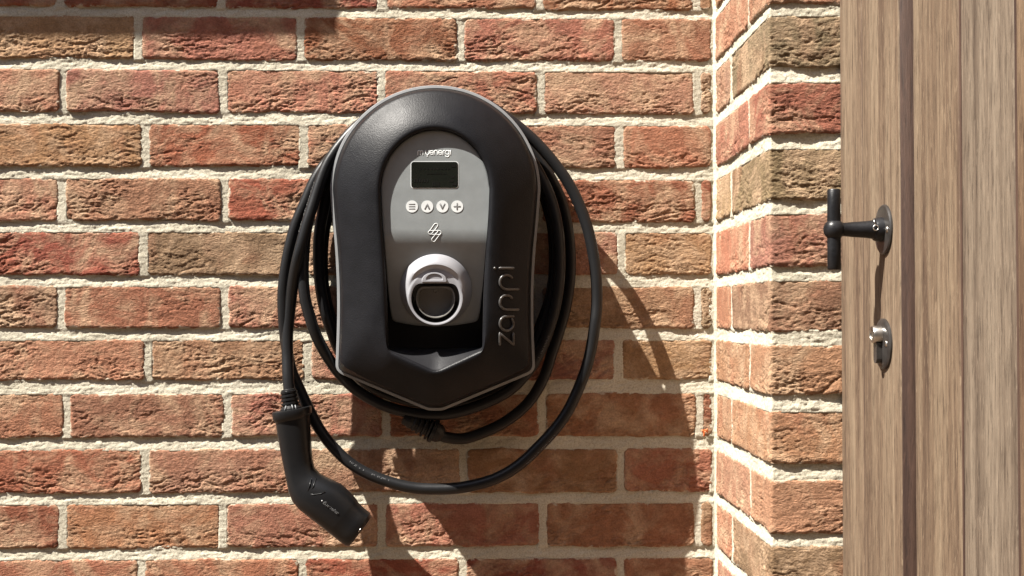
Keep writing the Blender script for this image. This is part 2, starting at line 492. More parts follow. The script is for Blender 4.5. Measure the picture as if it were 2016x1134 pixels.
def brick_sheet(u0, u1, v0, v1, mapf, seed, step=.0016, rough=1.0, base=0.0, edge_in=True):
    """returns V, F of a creased brick; mapf(u,v,h)->world arrays"""
    L = u1 - u0; H = v1 - v0
    nu = max(4, int(L / (step * 1.15))); nv = max(4, int(H / (step * .82)))
    us = np.linspace(u0, u1, nu + 1); vs = np.linspace(v0, v1, nv + 1)
    us = np.concatenate([[us[0]], us, [us[-1]]]); vs = np.concatenate([[vs[0]], vs, [vs[-1]]])
    U, Vv = np.meshgrid(us, vs, indexing='ij')
    r = random.Random(seed * 7 + 1); ox, oy = r.uniform(0, 99), r.uniform(0, 99)
    h = brick_relief(U - u0, Vv - v0, L, H, seed, rough)
    du = np.minimum(U - u0, u1 - U); dv = np.minimum(Vv - v0, v1 - Vv); dd = np.minimum(du, dv)
    h = h - .0012 * np.exp(-(dd / .0016) ** 2)
    vb = (Vv - v0)
    lip = np.clip(.5 + 1.5 * NZ(U * 14 + ox, Vv * 3 + oy), 0, 1)
    h = h + .0011 * lip * np.exp(-((vb - .004) / .006) ** 2)
    h = h + base + r.uniform(-.006, .006) * (U - (u0 + u1) / 2) + r.uniform(-.012, .012) * (Vv - (v0 + v1) / 2)
    # wavering arrises
    wu = .0013 * NZ(U * 9 + oy, Vv * 42 + ox) + .0007 * NZ(U * 40 + oy, Vv * 190 + ox)
    wv = .0020 * NZ(U * 22 + ox + 50, Vv * 9 + oy) + .0011 * NZ(U * 95 + ox, Vv * 40 + oy + 50)
    U2 = U + wu; V2 = Vv + wv + r.uniform(-.006, .006) * (U - (u0 + u1) / 2) + r.uniform(-.0006, .0006)
    # round the corners a little
    rc = .006
    cu = np.clip(rc - (U - u0), 0, rc) + np.clip(rc - (u1 - U), 0, rc); cv = np.clip(rc - (Vv - v0), 0, rc) + np.clip(rc - (v1 - Vv), 0, rc)
    k = cu * cv / rc * .35
    U2 = U2 + np.where(U < (u0 + u1) / 2, k, -k); V2 = V2 + np.where(Vv < (v0 + v1) / 2, k, -k)
    ring = np.zeros_like(h, bool); ring[0, :] = ring[-1, :] = True; ring[:, 0] = ring[:, -1] = True
    h = np.where(ring, -.016, h)
    X, Y, Z = mapf(U2, V2, h)
    V = np.stack([X, Y, Z], -1).reshape(-1, 3)
    return V, grid_faces(len(us), len(vs)), (len(us), len(vs))
def add_back(me_obj, dims):
    nu, nv = dims
    loop = [i * nv for i in range(nu)] + [(nu - 1) * nv + j for j in range(1, nv)] + [i * nv + nv - 1 for i in range(nu - 2, -1, -1)] + [j for j in range(nv - 2, 0, -1)]
    return loop

def wall_map(U, V, h):
    return U, -h, V
seed = 100
rnd = random.Random(5)
for r in sorted(ROWS):
    zb, zt = ZR[r]; js = XJ[r]; cols = ROWCOL[r]
    for k in range(len(js)):
        x0 = js[k] + GAPJ / 2
        x1 = (js[k + 1] - GAPJ / 2) if k + 1 < len(js) else XC - .0045
        seed += 1
        far = (k == 0 and r % 2 == 0) or r in (-1, 12)
        V, Fq, dm = brick_sheet(x0, x1, zb, zt, wall_map, seed, step=.004 if far else .0016, base=rnd.uniform(-.0006, .0007), rough=rnd.uniform(.8, 1.25))
        c = cols[min(k, len(cols) - 1)]
        mesh_np("brick", V, Fq, M_brick, wall, color=pcol(c, rnd))

def mortar_field(U, V, rows, jointlists, ends, hw=GAPJ / 2):
    """height of the pointing at (U,V)"""
    n1 = NZ(U * 16, V * 16 + 40); n2 = NZ.fbm(U * 90, V * 260 + 7, 3); n3 = NZ.fbm(U * 300, V * 330, 3)
    h = np.full(U.shape, -.0060)
    rs = sorted(rows)                        # row index grows downwards
    for a, b_ in zip(rs[:-1], rs[1:]):
        z1 = rows[a][0]; z0 = rows[b_][1]    # joint between row a (above) and b (below)
        t = np.clip((V - z0) / (z1 - z0), 0, 1)
        dep = .0021 + .0019 * NZ(U * 11 + 3, V * 13 + 9)
        tt = np.clip((t - .10 - .30 * NZ(U * 30 + 5, V * 12)) / .66, 0, 1); tt = tt ** 1.3
        hh = -.0005 - np.clip(dep, .0008, .0050) * (.30 + .70 * tt) + .00075 * n2 + .00045 * n3 + .0005 * NZ(U * 45, V * 420)
        hh = hh + .0007 * np.exp(-(t / .22) ** 2) * (.4 + .8 * NZ(U * 25, V * 5))
        msk = (V > z0 - .003) & (V < z1 + .003)
        h = np.where(msk, hh, h)
    for r in rs:
        z0, z1 = rows[r]
        inrow = (V >= z0 - .002) & (V <= z1 + .002)
        for xj in jointlists[r]:
            d = np.abs(U - xj)
            hh = -.0011 + .0007 * NZ(U * 20 + 9, V * 30) + .0005 * NZ(U * 60, V * 330) + .0004 * n3
            h = np.where(inrow & (d < hw + .003), np.maximum(h, hh), h)
    return h
# main mortar sheet
u = np.arange(W(-360, 600).x, XC + .006, .0020); v = np.arange(ZR[12][0] - .01, ZR[-1][1] + .01, .0018)
U, V = np.meshgrid(u, v, indexing='ij')
h = mortar_field(U, V, ZR, {r: XJ[r] + [XC - .0015] for r in XJ}, None)
mesh_np("mortar", np.stack([U, -h, V], -1).reshape(-1, 3), grid_faces(len(u), len(v)), M_mortar, wall)
# the masonry beyond and behind the modelled courses
def mat_far():
    m, nt, n, l, b = new_mat("brickwork beyond")
    tc = n.new("ShaderNodeTexCoord"); mp = n.new("ShaderNodeMapping"); mp.inputs["Rotation"].default_value = (math.pi / 2, 0, 0)
    l.new(tc.outputs["Object"], mp.inputs["Vector"])
    br = n.new("ShaderNodeTexBrick"); br.inputs["Scale"].default_value = 1.0
    br.inputs["Brick Width"].default_value = .222; br.inputs["Row Height"].default_value = .075; br.inputs["Mortar Size"].default_value = .006
    br.inputs["Color1"].default_value = (.30, .12, .07, 1); br.inputs["Color2"].default_value = (.27, .16, .09, 1)
    br.inputs["Mortar"].default_value = (.48, .42, .32, 1)
    l.new(mp.outputs[0], br.inputs["Vector"]); l.new(br.outputs[0], b.inputs["Base Color"]); b.inputs["Roughness"].default_value = .95
    return m
M_far = mat_far()
box_bevel("masonry_core", (-3.6, .020, 0), (XC + .6, .22, 3.4), M_far, wall, bev=0)

# the pier: return face (towards -X) and front face (towards -Y), one sheet bent round the arris
pier = thing("brick_pier", (XC + .05, YP + .1, W(700, 600).z), "projecting brick corner pier with sunlit side face between the wall and the timber door", "pier")
RC = .0035
def pier_map(S, V, h):
    a = RC * math.pi / 4
    ang = np.clip(S / a, -1, 1) * (math.pi / 4) + math.pi / 4      # 0 -> return face, pi/2 -> front face
    # centre of the rounding
    cx, cy = XC + RC, YP + RC
    nx = -np.cos(ang); ny = -np.sin(ang)
    bx = cx + RC * nx; by = cy + RC * ny
    bx = np.where(S > a, cx + (S - a), bx); by = np.where(S > a, YP, by)
    bx = np.where(S < -a, XC, bx); by = np.where(S < -a, cy + (-S - a), by)
    return bx + nx * h, by + ny * h, V
def ret_map(S, V, h):                                               # S = Y coordinate, face towards -X
    return XC - h, S, V
PCOL = {-1: 'R', 0: 'R', 1: 'O', 2: 'G', 3: 'S', 4: 'B', 5: 'O', 6: 'B', 7: 'P', 8: 'Y', 9: 'P', 10: 'B', 11: 'B', 12: 'R'}
ICOL_WASHED = {-1: 'P', 0: 'P', 1: 'P', 2: 'T', 3: 'O', 4: 'T', 5: 'P', 6: 'P', 7: 'P', 8: 'P', 9: 'P', 10: 'O', 11: 'P', 12: 'P'}  # mostly pale tones: sun wash on the return face put into brick colour
PJ = {}
for r in sorted(ROWS):
    zb, zt = ZR[r]
    ret = .213 if r % 2 == 0 else .101
    seed += 1
    V, Fq, dm = brick_sheet(-ret, .112, zb, zt, pier_map, seed, base=rnd.uniform(-.0006, .0007), rough=1.0)
    o = mesh_np("brick", V, Fq, M_brick, pier, color=(*pcol(PCOL[r], rnd)[:3], 0))
    seed += 1
    V, Fq, dm = brick_sheet(YP + ret + GAPJ, -.006, zb, zt, ret_map, seed, base=rnd.uniform(-.0004, .0007), rough=1.0)
    # keep the face normal towards -X
    mesh_np("brick", V, Fq[:, ::-1], M_brick, pier, color=(*pcol(ICOL_WASHED[r], rnd)[:3], 0))
    PJ[r] = [-(ret + GAPJ / 2), YP * 0 - 0.3215]
u = np.arange(-.3330, .112, .0018); v = np.arange(ZR[12][0] - .01, ZR[-1][1] + .01, .0018)
U, V = np.meshgrid(u, v, indexing='ij')
h = mortar_field(U, V, ZR, PJ, None)
fil = np.clip(1 - (U + .3300) / .0085, 0, 1)
h = np.where(fil > 0, np.maximum(h, -.001) + .0048 * fil ** 1.3 + .0005 * NZ(U * 20, V * 60), h)
X, Y, Z = pier_map(U, V, h)
mesh_np("mortar", np.stack([X, Y, Z], -1).reshape(-1, 3), grid_faces(len(u), len(v)), M_mortar, pier)
box_bevel("masonry_core", (XC + .020, YP + .020, 0), (XC + .6, .018, 3.4), M_far, pier, bev=0)

# ------------------------------------------------------------------ timber door, standing open at a right angle to the wall
XD = .4036
ZD0, ZD1 = .03, 2.35
door = thing("timber_door", (XD + .03, -.6, ZD0), "weathered vertical plank timber door with black iron handle, right of the brick pier", "door")
def door_box(name, y0, y1, x0, mat, color=(1, 1, 1, 1), bev=.002, th=.03):
    return box_bevel(name, (x0, y0, ZD0), (x0 + th, y1, ZD1), mat, door, bev=bev, seg=3, color=color)
def dy(px, X=XD): return -(D - (F * X) / (px - 952.0))
y_a = YP - .0005
y_b = dy(1704); y_c = dy(1779)
XD2 = XD + .012
y_d = y_c; y_e = dy(1899, XD2); y_f = dy(2011, XD2)
door_box("door_frame", y_b + .0012, y_a, XD, M_wood, (1.03, 1.0, .96, 1), .0025, .05)
door_box("stile", y_c + .0015, y_b - .0012, XD, M_wood, (1.0, .97, .93, 1), .0022, .048)
# brown rebate on the stile's edge
box_bevel("rebate", (XD + .0012, y_c - .0005, ZD0), (XD + .034, y_c + .0015, ZD1), M_woodd, door, bev=.0004, seg=1, color=(1, 1, 1, 1))
yy = [y_c - .0022, y_e, y_f, y_f - .122, y_f - .244, y_f - .366]
cols = [(1.0, .97, .92, 1), (.93, .92, .90, 1), (.9, .8, .7, 1), (1, 1, 1, 1), (.95, .95, .95, 1)]
mats = [M_wood, M_woodg, M_wood, M_woodg, M_wood]
for i in range(5):
    door_box("plank", yy[i + 1] + .0013, yy[i] - (.0013 if i else .0006), XD2 + (.0006 if i % 2 else 0), mats[i], cols[i], .0048 if i else .0042, .026)
door_box("backing_board", yy[-1] - .06, y_b - .01, XD2 + .0265, M_woodd, th=.008)
door_box("stile", yy[-1] - .12, yy[-1] - .001, XD, M_wood, (1, 1, 1, 1), .0022, .048)

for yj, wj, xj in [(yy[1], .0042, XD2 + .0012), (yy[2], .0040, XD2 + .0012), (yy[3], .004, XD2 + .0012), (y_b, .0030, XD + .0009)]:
    box_bevel("groove_strip", (xj, yj - wj * .35, ZD0), (xj + .01, yj + wj * .65, ZD1), M_woodd, door, bev=0, color=(1, 1, 1, 1))  # dark strip set in each board joint to darken its line

# handle
hc = WX(1742, 452, XD); ball_x = W(1642, 452, -hc.y).x
yaxis_h = hc.y; zh = hc.z
pb = PB()
L = hc.x - ball_x
n = 28
prof = [(-.0012, 0), (-.0012, .0125), (.0045, .0122), (.0075, .0112), (.0085, .0095), (.016, .0085), (.030, .0076), (.038, .0068), (.041, .0072), (.0435, .0074), (.045, .0085), (L - .002, .0085)]
lathe(pb, (XD - .0035, yaxis_h, zh), (-1, 0, 0), prof, n)
handle = pb.build("door_handle", M_iron, door, auto=40)
handle["label"] = "black iron cross-bar door handle"
pb = PB()
R = .0106
lathe(pb, (ball_x, yaxis_h, zh), (0, 0, 1), [(R * math.sin(a) * 1.02, R * math.cos(a)) for a in [math.radians(d) for d in range(-90, 91, 10)]], 28)
pb.build("knuckle", M_iron, handle)
pb = PB()
Hb = .0405
lathe(pb, (ball_x, yaxis_h, zh), (0, 0, 1), [(-Hb, 0), (-Hb, .0058), (-Hb + .0012, .0067), (-.02, .0067), (0, .0069), (.02, .0066), (Hb - .0012, .0066), (Hb, .0057), (Hb, 0)], 26, cap=False)
pb.build("cross_bar", M_iron, handle, auto=40)
def rosette(c, rad, parent):
    pb = PB()
    lathe(pb, c, (-1, 0, 0), [(0, 0), (0, rad), (.0016, rad), (.0028, rad - .0012), (.0030, rad - .004), (.0034, .012), (.0034, 0)], 48, cap=False)
    return pb.build("rosette", M_bronze, parent, auto=35)
ro = rosette((XD - .0001, yaxis_h, zh), .0252, handle)
def screw(c, parent):
    pb = PB(); lathe(pb, c, (-1, 0, 0), [(0, 0), (0, .0034), (.0010, .0031), (.0018, .0018), (.0020, 0)], 20, cap=False)
    return pb.build("screw", M_steel, parent)
screw((XD - .0028, yaxis_h - .0165, zh - .001), handle)
# retaining pin ring on the neck
pb = PB()
pc = Vector((XD - .0125, yaxis_h - .0104, zh + .001))
tube(pb, [pc + Vector((math.cos(a) * .0026, -.0004, math.sin(a) * .0026)) for a in [2 * math.pi * k / 16 for k in range(17)]], .0007, 8)
tube(pb, [pc + Vector((.0, 0, .0026)), pc + Vector((-.0012, .0004, .006)), pc + Vector((-.001, .003, .0095))], .0007, 8)
pb.build("pin", M_steel, handle)
# escutcheon with lock cylinder
ec = WX(1741, 677, XD)
esc_rad = .0256
pb = PB()
lathe(pb, (XD - .0001, ec.y, ec.z), (-1, 0, 0), [(0, 0), (0, esc_rad), (.0018, esc_rad), (.003, esc_rad - .0014), (.0034, esc_rad - .005), (.0036, .010), (.0036, 0)], 48, cap=False)
esc = pb.build("escutcheon", M_bronze, door, auto=35)
pb = PB()
lathe(pb, (XD - .003, ec.y, ec.z + .0095), (-1, 0, 0), [(0, .0088), (.0085, .0088), (.0098, .0080), (.0100, .0055), (.0092, .0052), (.0092, 0)], 32, cap=False)
pb.build("lock_cylinder", M_steel, esc, auto=35)
pb = PB()
pts = []
for a in range(0, 181, 20):
    pts.append((ec.y - math.cos(math.radians(a)) * .0050, ec.z - .0145 - math.sin(math.radians(a)) * .0050))
pts = [(ec.y - .005, ec.z + .001)] + pts + [(ec.y + .005, ec.z + .001)]
pb.loft([[Vector((x, y, z)) for y, z in pts] for x in (XD - .003, XD - .0095)], cap0=True, cap1=True)
pb.build("cylinder_body", M_bronze, esc, auto=30)
screw((XD - .0030, ec.y - .0165, ec.z + .0005), esc)

# ------------------------------------------------------------------ wall charger
CX = 857.0
rc_depth = .058
charger = thing("wall_charger", W(CX, 480, 0), "black arched electric car wall charger with grey control panel mounted on the brick wall", "car charger")

def resample(keys, N, centre):
    """closed dense polyline (pixels) -> N points by angle around centre, starting straight up"""
    K = np.array(keys, float); dn_ = []
    for a_, b_ in zip(K, np.roll(K, -1, 0)):
        m_ = max(1, int(np.hypot(*(b_ - a_)) / 1.5))
        dn_ += [a_ + (b_ - a_) * j_ / m_ for j_ in range(m_)]
    P = np.array(dn_); ang = np.unwrap(np.arctan2(P[:, 0] - centre[0], -(P[:, 1] - centre[1])))
    rad = np.hypot(P[:, 0] - centre[0], P[:, 1] - centre[1])
    if ang[-1] < ang[0]: ang = -ang
    order = np.argsort(ang); ang = ang[order]; rad = rad[order]
    A = np.concatenate([ang - 2 * np.pi, ang, ang + 2 * np.pi]); Rr = np.concatenate([rad, rad, rad])
    t = np.arange(N) * 2 * np.pi / N
    rr = np.interp(t, A, Rr)
    return np.stack([centre[0] + rr * np.sin(t), centre[1] - rr * np.cos(t)], -1)
def smooth_half(pts, per=10):
    c = catmull([Vector((a, b_, 0)) for a, b_ in pts], per)
    return [(p.x, p.y) for p in c]
def round_poly(P, rad, n=8):
    """round the corners of an open polyline (first and last kept)"""
    out = [P[0]]
    for i in range(1, len(P) - 1):
        a, b_, c = Vector(P[i - 1]), Vector(P[i]), Vector(P[i + 1])
        r = rad[i] if hasattr(rad, '__len__') else rad
        u1 = (a - b_).normalized(); u2 = (c - b_).normalized()
        r1 = min(r, (a - b_).length * .49, (c - b_).length * .49)
        p1, p2 = b_ + u1 * r1, b_ + u2 * r1
        for k in range(n + 1):
            t = k / n; q = p1 * (1 - t) ** 2 + b_ * 2 * t * (1 - t) + p2 * t * t
            out.append((q.x, q.y))
    out.append(P[-1]); return out
def outer_outline(inset=0.0):
    # right half as offset (dx from CX, y)
    arc = [(207 * math.sin(a), 375 - 207 * math.cos(a)) for a in np.linspace(0, math.pi / 2, 50)]
    side = smooth_half([(207, 375), (203, 430), (197.5, 490), (194, 550), (193, 610), (194, 660), (195.5, 700)], 8)[1:]
    low = round_poly([(195.5, 700), (197, 732), (14, 808.5), (0, 808.5)], [0, 27, 27, 0], 10)[1:]
    half = arc + side + low
    P = [(CX + a, b_) for a, b_ in half] + [(CX - a, b_) for a, b_ in half[::-1]]
    N = 360
    Q = resample([p for i, p in enumerate(P) if i == 0 or (abs(P[i - 1][0] - p[0]) + abs(P[i - 1][1] - p[1])) > 1e-6][:-1], N, (CX, 480))
    if inset:
        T = np.roll(Q, -1, 0) - np.roll(Q, 1, 0); T /= np.linalg.norm(T, axis=1)[:, None]
        Nn = np.stack([-T[:, 1], T[:, 0]], -1)
        Q = Q + Nn * inset
        for _ in range(3 if inset > 10 else 0): Q = (np.roll(Q, 1, 0) + 2 * Q + np.roll(Q, -1, 0)) / 4
    return Q
def inner_outline():
    arc = [(109 * math.sin(a), 375 - 121 * math.cos(a)) for a in np.linspace(0, math.pi / 2, 50)]
    side = smooth_half([(109, 375), (106.5, 430), (102, 490), (98, 560), (96, 620), (95, 672)], 8)[1:]
    low = round_poly([(95, 660), (95, 688), (6, 729), (0, 729)], [0, 10, 18, 0], 8)[1:]
    half = arc + side + low
    P = [(CX + a, b_) for a, b_ in half] + [(CX - a, b_) for a, b_ in half[::-1]]
    return resample([p for i, p in enumerate(P) if i == 0 or (abs(P[i - 1][0] - p[0]) + abs(P[i - 1][1] - p[1])) > 1e-6][:-1], 360, (CX, 480))
def ring3(Q, depth):
    if np.isscalar(depth): depth = [depth] * len(Q)
    return [W(q[0], q[1], d) for q, d in zip(Q, depth)]
O0 = outer_outline(); I0 = inner_outline()
# back housing
pb = PB()
B0 = outer_outline(72)
pb.loft([ring3(B0, .0005), ring3(B0, .052)], cap0=True, cap1=True)
pb.build("back_housing", M_inner, charger, auto=40)
pb = PB()
pb.loft([ring3(outer_outline(3), .050), ring3(outer_outline(80), .046)], cap1=True)
pb.build("base_plate", M_inner, charger, auto=40)
# grey trim
pb = PB()
pb.loft([ring3(outer_outline(4), .0505), ring3(outer_outline(1.0), .0510), ring3(O0, .0535), ring3(O0, .0590), ring3(outer_outline(.6), .0603),
         ring3(outer_outline(5.2), .0608), ring3(outer_outline(5.6), .0598), ring3(outer_outline(6.0), .0560)])
pb.build("trim", M_trim, charger, auto=50)
# cover: loft from the outer outline to the opening
rings = []
FRONT = .132
prof_t = [0, .006, .014, .022, .035, .06, .10, .16, .23, .31, .40, .50, .60, .70, .80, .88, .94, .975, 1.0]
Oi = outer_outline(6.2)
def cov_depth(t):
    b0 = min(t / .05, 1.0)
    e = 1 - (1 - min(max(t - .03, 0) / .90, 1.0)) ** 1.4
    return .0585 + .0440 * b0 ** .6 + (FRONT - .1025) * e
rings.append(ring3(outer_outline(6.0), .0545))
for t in prof_t:
    Q = Oi * (1 - t) + I0 * t
    for _ in range(int(26 * 4 * t * (1 - t))): Q = (np.roll(Q, 1, 0) + 2 * Q + np.roll(Q, -1, 0)) / 4
    d = cov_depth(t)
    if t > .93: d -= .0022 * ((t - .93) / .07) ** 2
    rings.append(ring3(Q, d))
edge_d = cov_depth(1.0) - .0022
def inset_poly(Q, inset):
    T = np.roll(Q, -1, 0) - np.roll(Q, 1, 0); T /= np.linalg.norm(T, axis=1)[:, None]
    return Q + np.stack([-T[:, 1], T[:, 0]], -1) * inset
rings.append(ring3(inset_poly(I0, 1.2), edge_d - .0012))
pb = PB(); pb.loft(rings)
cover = pb.build("cover", M_cover, charger, auto=45)
# inner wall of the opening; at the foot it slopes back into a ledge
def low_shift(Q, y_flat):
    Q = Q.copy()
    m = Q[:, 1] > 640
    Q[m, 1] = np.minimum(Q[m, 1], y_flat + (Q[m, 1] - y_flat) * .06)
    return Q
I1 = inset_poly(I0, 1.2)
pb = PB()
r1 = ring3(I1, edge_d - .0012)
Q2 = low_shift(inset_poly(I0, 2.5), 684)
dep2 = np.where(Q2[:, 1] > 670, .092, .100)
pb.loft([r1, ring3(Q2 * .5 + I1 * .5, (dep2 + edge_d) / 2), ring3(Q2, dep2), ring3(Q2, .030)], cap1=True)
pb.build("opening_wall", M_ledge, charger, auto=45)

# fascia
def fascia_depth(y):
    y = np.asarray(y, float)
    s = np.clip((y - 450) / 1460.0, 0, None)
    bend = np.where(s < .024, s * s / .048, s - .012)
    return edge_d - .0058 - bend * .34
FP = []
arc = [(107 * math.sin(a), 375 - 118.5 * math.cos(a)) for a in np.linspace(0, math.pi / 2, 50)]
side = smooth_half([(107, 375), (104.5, 430), (99, 500), (94, 560), (90, 600), (88, 615)], 8)[1:]
low = round_poly([(88, 610), (85, 633), (45, 640), (0, 643)], [0, 10, 12, 0], 8)[1:]
half = arc + side + low
P = [(CX + a, b_) for a, b_ in half] + [(CX - a, b_) for a, b_ in half[::-1]]
FO = resample([p for i, p in enumerate(P) if i == 0 or (abs(P[i - 1][0] - p[0]) + abs(P[i - 1][1] - p[1])) > 1e-6][:-1], 240, (CX, 450))
rings = [ring3(FO, fascia_depth(FO[:, 1]) - .012), ring3(FO, fascia_depth(FO[:, 1]) - .0008)]
c0 = np.array([CX, 450.0])
for t in [.006] + list(np.linspace(.03, .985, 34)):
    Q = FO * (1 - t) + c0 * t
    rings.append(ring3(Q, fascia_depth(Q[:, 1])))
pb = PB(); pb.loft(rings, cap1=True)
fascia = pb.build("control_panel", M_fascia, charger, auto=60)
fd = float(fascia_depth(380))

# flat stroke writing --------------------------------------------------
def arcp(cx, cy, r, a0, a1, n=10, ry=None):
    ry = ry or r
    return [(cx + r * math.cos(math.radians(a0 + (a1 - a0) * k / n)), cy + ry * math.sin(math.radians(a0 + (a1 - a0) * k / n))) for k in range(n + 1)]
GL = {
 'm': (1.30, [[(0, 0), (0, .66)] + arcp(.32, .66, .32, 180, 0) + [(.64, 0)], [(.64, .66)] + arcp(.96, .66, .32, 180, 0) + [(1.28, 0)]]),
 'y': (.84, [[(0, 1), (0, .42)] + arcp(.42, .42, .42, 180, 360) + [(.84, 1)], [(.42, 0), (.42, -.48)]]),
 'e': (.96, [[(.04, .5), (.96, .5)] + arcp(.5, .5, .47, 0, 315, 20)]),
 'n': (.76, [[(0, 0), (0, .62)] + arcp(.38, .62, .38, 180, 0) + [(.76, 0)]]),
 'r': (.42, [[(0, 0), (0, .6)] + arcp(.4, .6, .4, 180, 88)]),
 'g': (.92, [arcp(.45, .52, .46, 0, 360, 24), [(.91, 1), (.91, -.05)] + arcp(.45, -.08, .46, 0, -150)]),
 'i': (.0, [[(0, 0), (0, 1)]]),
 'z': (.80, [[(0, 1), (.80, 1), (0, 0), (.80, 0)]]),
 'a': (1.06, [[(1.06, 0), (1.06, .5)] + arcp(.53, .5, .53, 0, 305, 24, .5)]),
 'p': (1.06, [[(0, -.36), (0, .5)] + arcp(.53, .5, .53, 180, -50, 22, .5)]),
}
def strokes(pb, lines, mapf, w, th, closed=False):
    """flat ribbons with round ends: lines in 2-D, mapf(x,y)->(world point), normal towards -Y"""
    for ln in lines:
        parts = [[ln[0]]]
        for i in range(1, len(ln)):
            parts[-1].append(ln[i])
            if i < len(ln) - 1:
                a = Vector(ln[i]) - Vector(ln[i - 1]); b_ = Vector(ln[i + 1]) - Vector(ln[i])
                if a.length > 1e-6 and b_.length > 1e-6 and a.angle(b_) > .6: parts.append([ln[i]])
        for pt in parts:
            q = [pt[0]]
            for p0, p1 in zip(pt[:-1], pt[1:]):
                k = 5 if len(pt) == 2 or (Vector(p1) - Vector(p0)).length > .25 else 1
                q += [(p0[0] + (p1[0] - p0[0]) * j / k, p0[1] + (p1[1] - p0[1]) * j / k) for j in range(1, k + 1)]
            wp = [Vector(mapf(x, y)) for x, y in q]
            tube(pb, wp, w / 2, 8, True, flat=th / (w / 2), up=(0, -1, 0))
            for e in (wp[0], wp[-1]):
                lathe(pb, e, (0, -1, 0), [(0, w / 2), (th * .8, w / 2 * .8), (th, 0)], 10, cap=False)
def write(pb, text, org, right, upv, size, depthf, w, th, gap=.34, adv=None):
    """org pixel of the baseline start; right/up unit vectors in pixel space"""
    x = 0
    for i, ch in enumerate(text):
        wd, ls = GL[ch]
        if adv: x = adv[i] / size
        def mp(a, b_, x=x):
            px = org[0] + (right[0] * (x + a) + upv[0] * b_) * size
            py = org[1] + (right[1] * (x + a) + upv[1] * b_) * size
            return W(px, py, depthf(px, py))
        strokes(pb, ls, mp, w, th)
        x += wd + gap
PXM = 1 / 1500.0
pb = PB()
write(pb, "myenergi", (823.2, 304.6), (1, 0), (0, -1), 8.2, lambda a, b_: fd + .0001, 1.9 * PXM, .0003, adv=[-.8, 14.8, 22.6, 31.8, 39.6, 49.0, 53.6, 63.8])
pb.build("maker_lettering", M_white, fascia, smooth=True)
# display
def rrect(x0, y0, x1, y1, r, n=6):
    out = []
    for cx, cy, a0 in ((x1 - r, y0 + r, -90), (x1 - r, y1 - r, 0), (x0 + r, y1 - r, 90), (x0 + r, y0 + r, 180)):
        out += [(cx + r * math.cos(math.radians(a0 + 90 * k / n)), cy + r * math.sin(math.radians(a0 + 90 * k / n))) for k in range(n + 1)]
    return out
def plate(name, pts, d0, d1, mat, parent, bev=.0, **k):
    pb = PB()
    P = np.array(pts)
    rr = [ring3(P, d0), ring3(P, d1)]
    pb.loft(rr, cap0=True, cap1=True)
    return pb.build(name, mat, parent, smooth=False, **k)
disp = plate("display", rrect(808.3, 317.3, 903.0, 371.2, 6.5), fd - .002, fd + .0003, M_white, charger)
glass = plate("display_glass", rrect(809.6, 318.6, 901.6, 369.8, 5.5), fd - .001, fd + .0006, M_lcd, disp)
pb = PB()
rs = random.Random(3)
def seg(pb, x0, y0, x1, y1, d):
    pb.add([W(x0, y0, d), W(x1, y0, d), W(x1, y1, d), W(x0, y1, d)], [[0, 1, 2, 3]])
for k in range(9): seg(pb, 826 + k * 7, 331, 829.5 + k * 7, 334, fd + .0008)
seg(pb, 840, 341.5, 880, 342.6, fd + .0008)
for k in range(6): seg(pb, 815 + k * 5, 352, 818 + k * 5, 359, fd + .0008)
for k in range(4): seg(pb, 851 + k * 4, 358, 853.5 + k * 4, 367, fd + .0008)
seg(pb, 888, 346, 896, 350, fd + .0008); seg(pb, 884, 354, 893, 358, fd + .0008); seg(pb, 890, 360, 899, 365, fd + .0008); seg(pb, 889, 324, 897, 329, fd + .0008)
pb.build("display_segments", M_lcdm, disp, smooth=False)
# buttons
def disc_pts(cx, cy, r, n=28, ry=None):
    return [(cx + r * math.cos(2 * math.pi * k / n), cy + (ry or r) * math.sin(2 * math.pi * k / n)) for k in range(n)]
icons = [[[(-5.5, -4.6), (5.5, -4.6)], [(-5.5, 0), (5.5, 0)], [(-5.5, 4.6), (5.5, 4.6)]], [[(-4.2, 4.6), (0, -4.2), (4.2, 4.6)]],
         [[(-4.2, -4.6), (0, 4.2), (4.2, -4.6)]], [[(-5.6, 0), (5.6, 0)], [(0, -5.6), (0, 5.6)]]]
names = ["menu button with three bars", "up arrow button", "down arrow button", "plus button"]
for k, bx in enumerate((811, 841, 871, 900)):
    b = plate("button", disc_pts(bx, 406.5, 11.9), fd - .001, fd + .0005, M_white, charger)
    b["label"] = names[k]
    pb = PB()
    strokes(pb, icons[k], lambda x, y: W(bx + x, 406.5 + y, fd + .0006), (2.0 if k == 0 else 3.2) * PXM, .0002)
    pb.build("icon", M_iconm, b)
# lightning emblem in outline
def lp(P): return [(820 + a / 18.9, 425 + b_ / 18.9) for a, b_ in P]
el = [lp([(445, 590), (510, 525), (600, 400), (665, 305), (700, 283), (745, 283), (785, 315), (792, 360), (770, 405), (690, 510), (560, 665)]),
      lp([(490, 550), (600, 548), (840, 545), (895, 570), (918, 610), (912, 655), (880, 690), (850, 700), (500, 685), (455, 660), (437, 620), (445, 585)]),
      lp([(800, 575), (700, 700), (590, 830), (562, 880), (575, 925), (620, 955), (665, 952), (700, 920), (830, 745), (905, 650)])]
pb = PB()
strokes(pb, el, lambda x, y: W(x, y, float(fascia_depth(y)) + .0002), 1.5 * PXM, .0003)
pb.build("lightning_emblem", M_white, fascia)

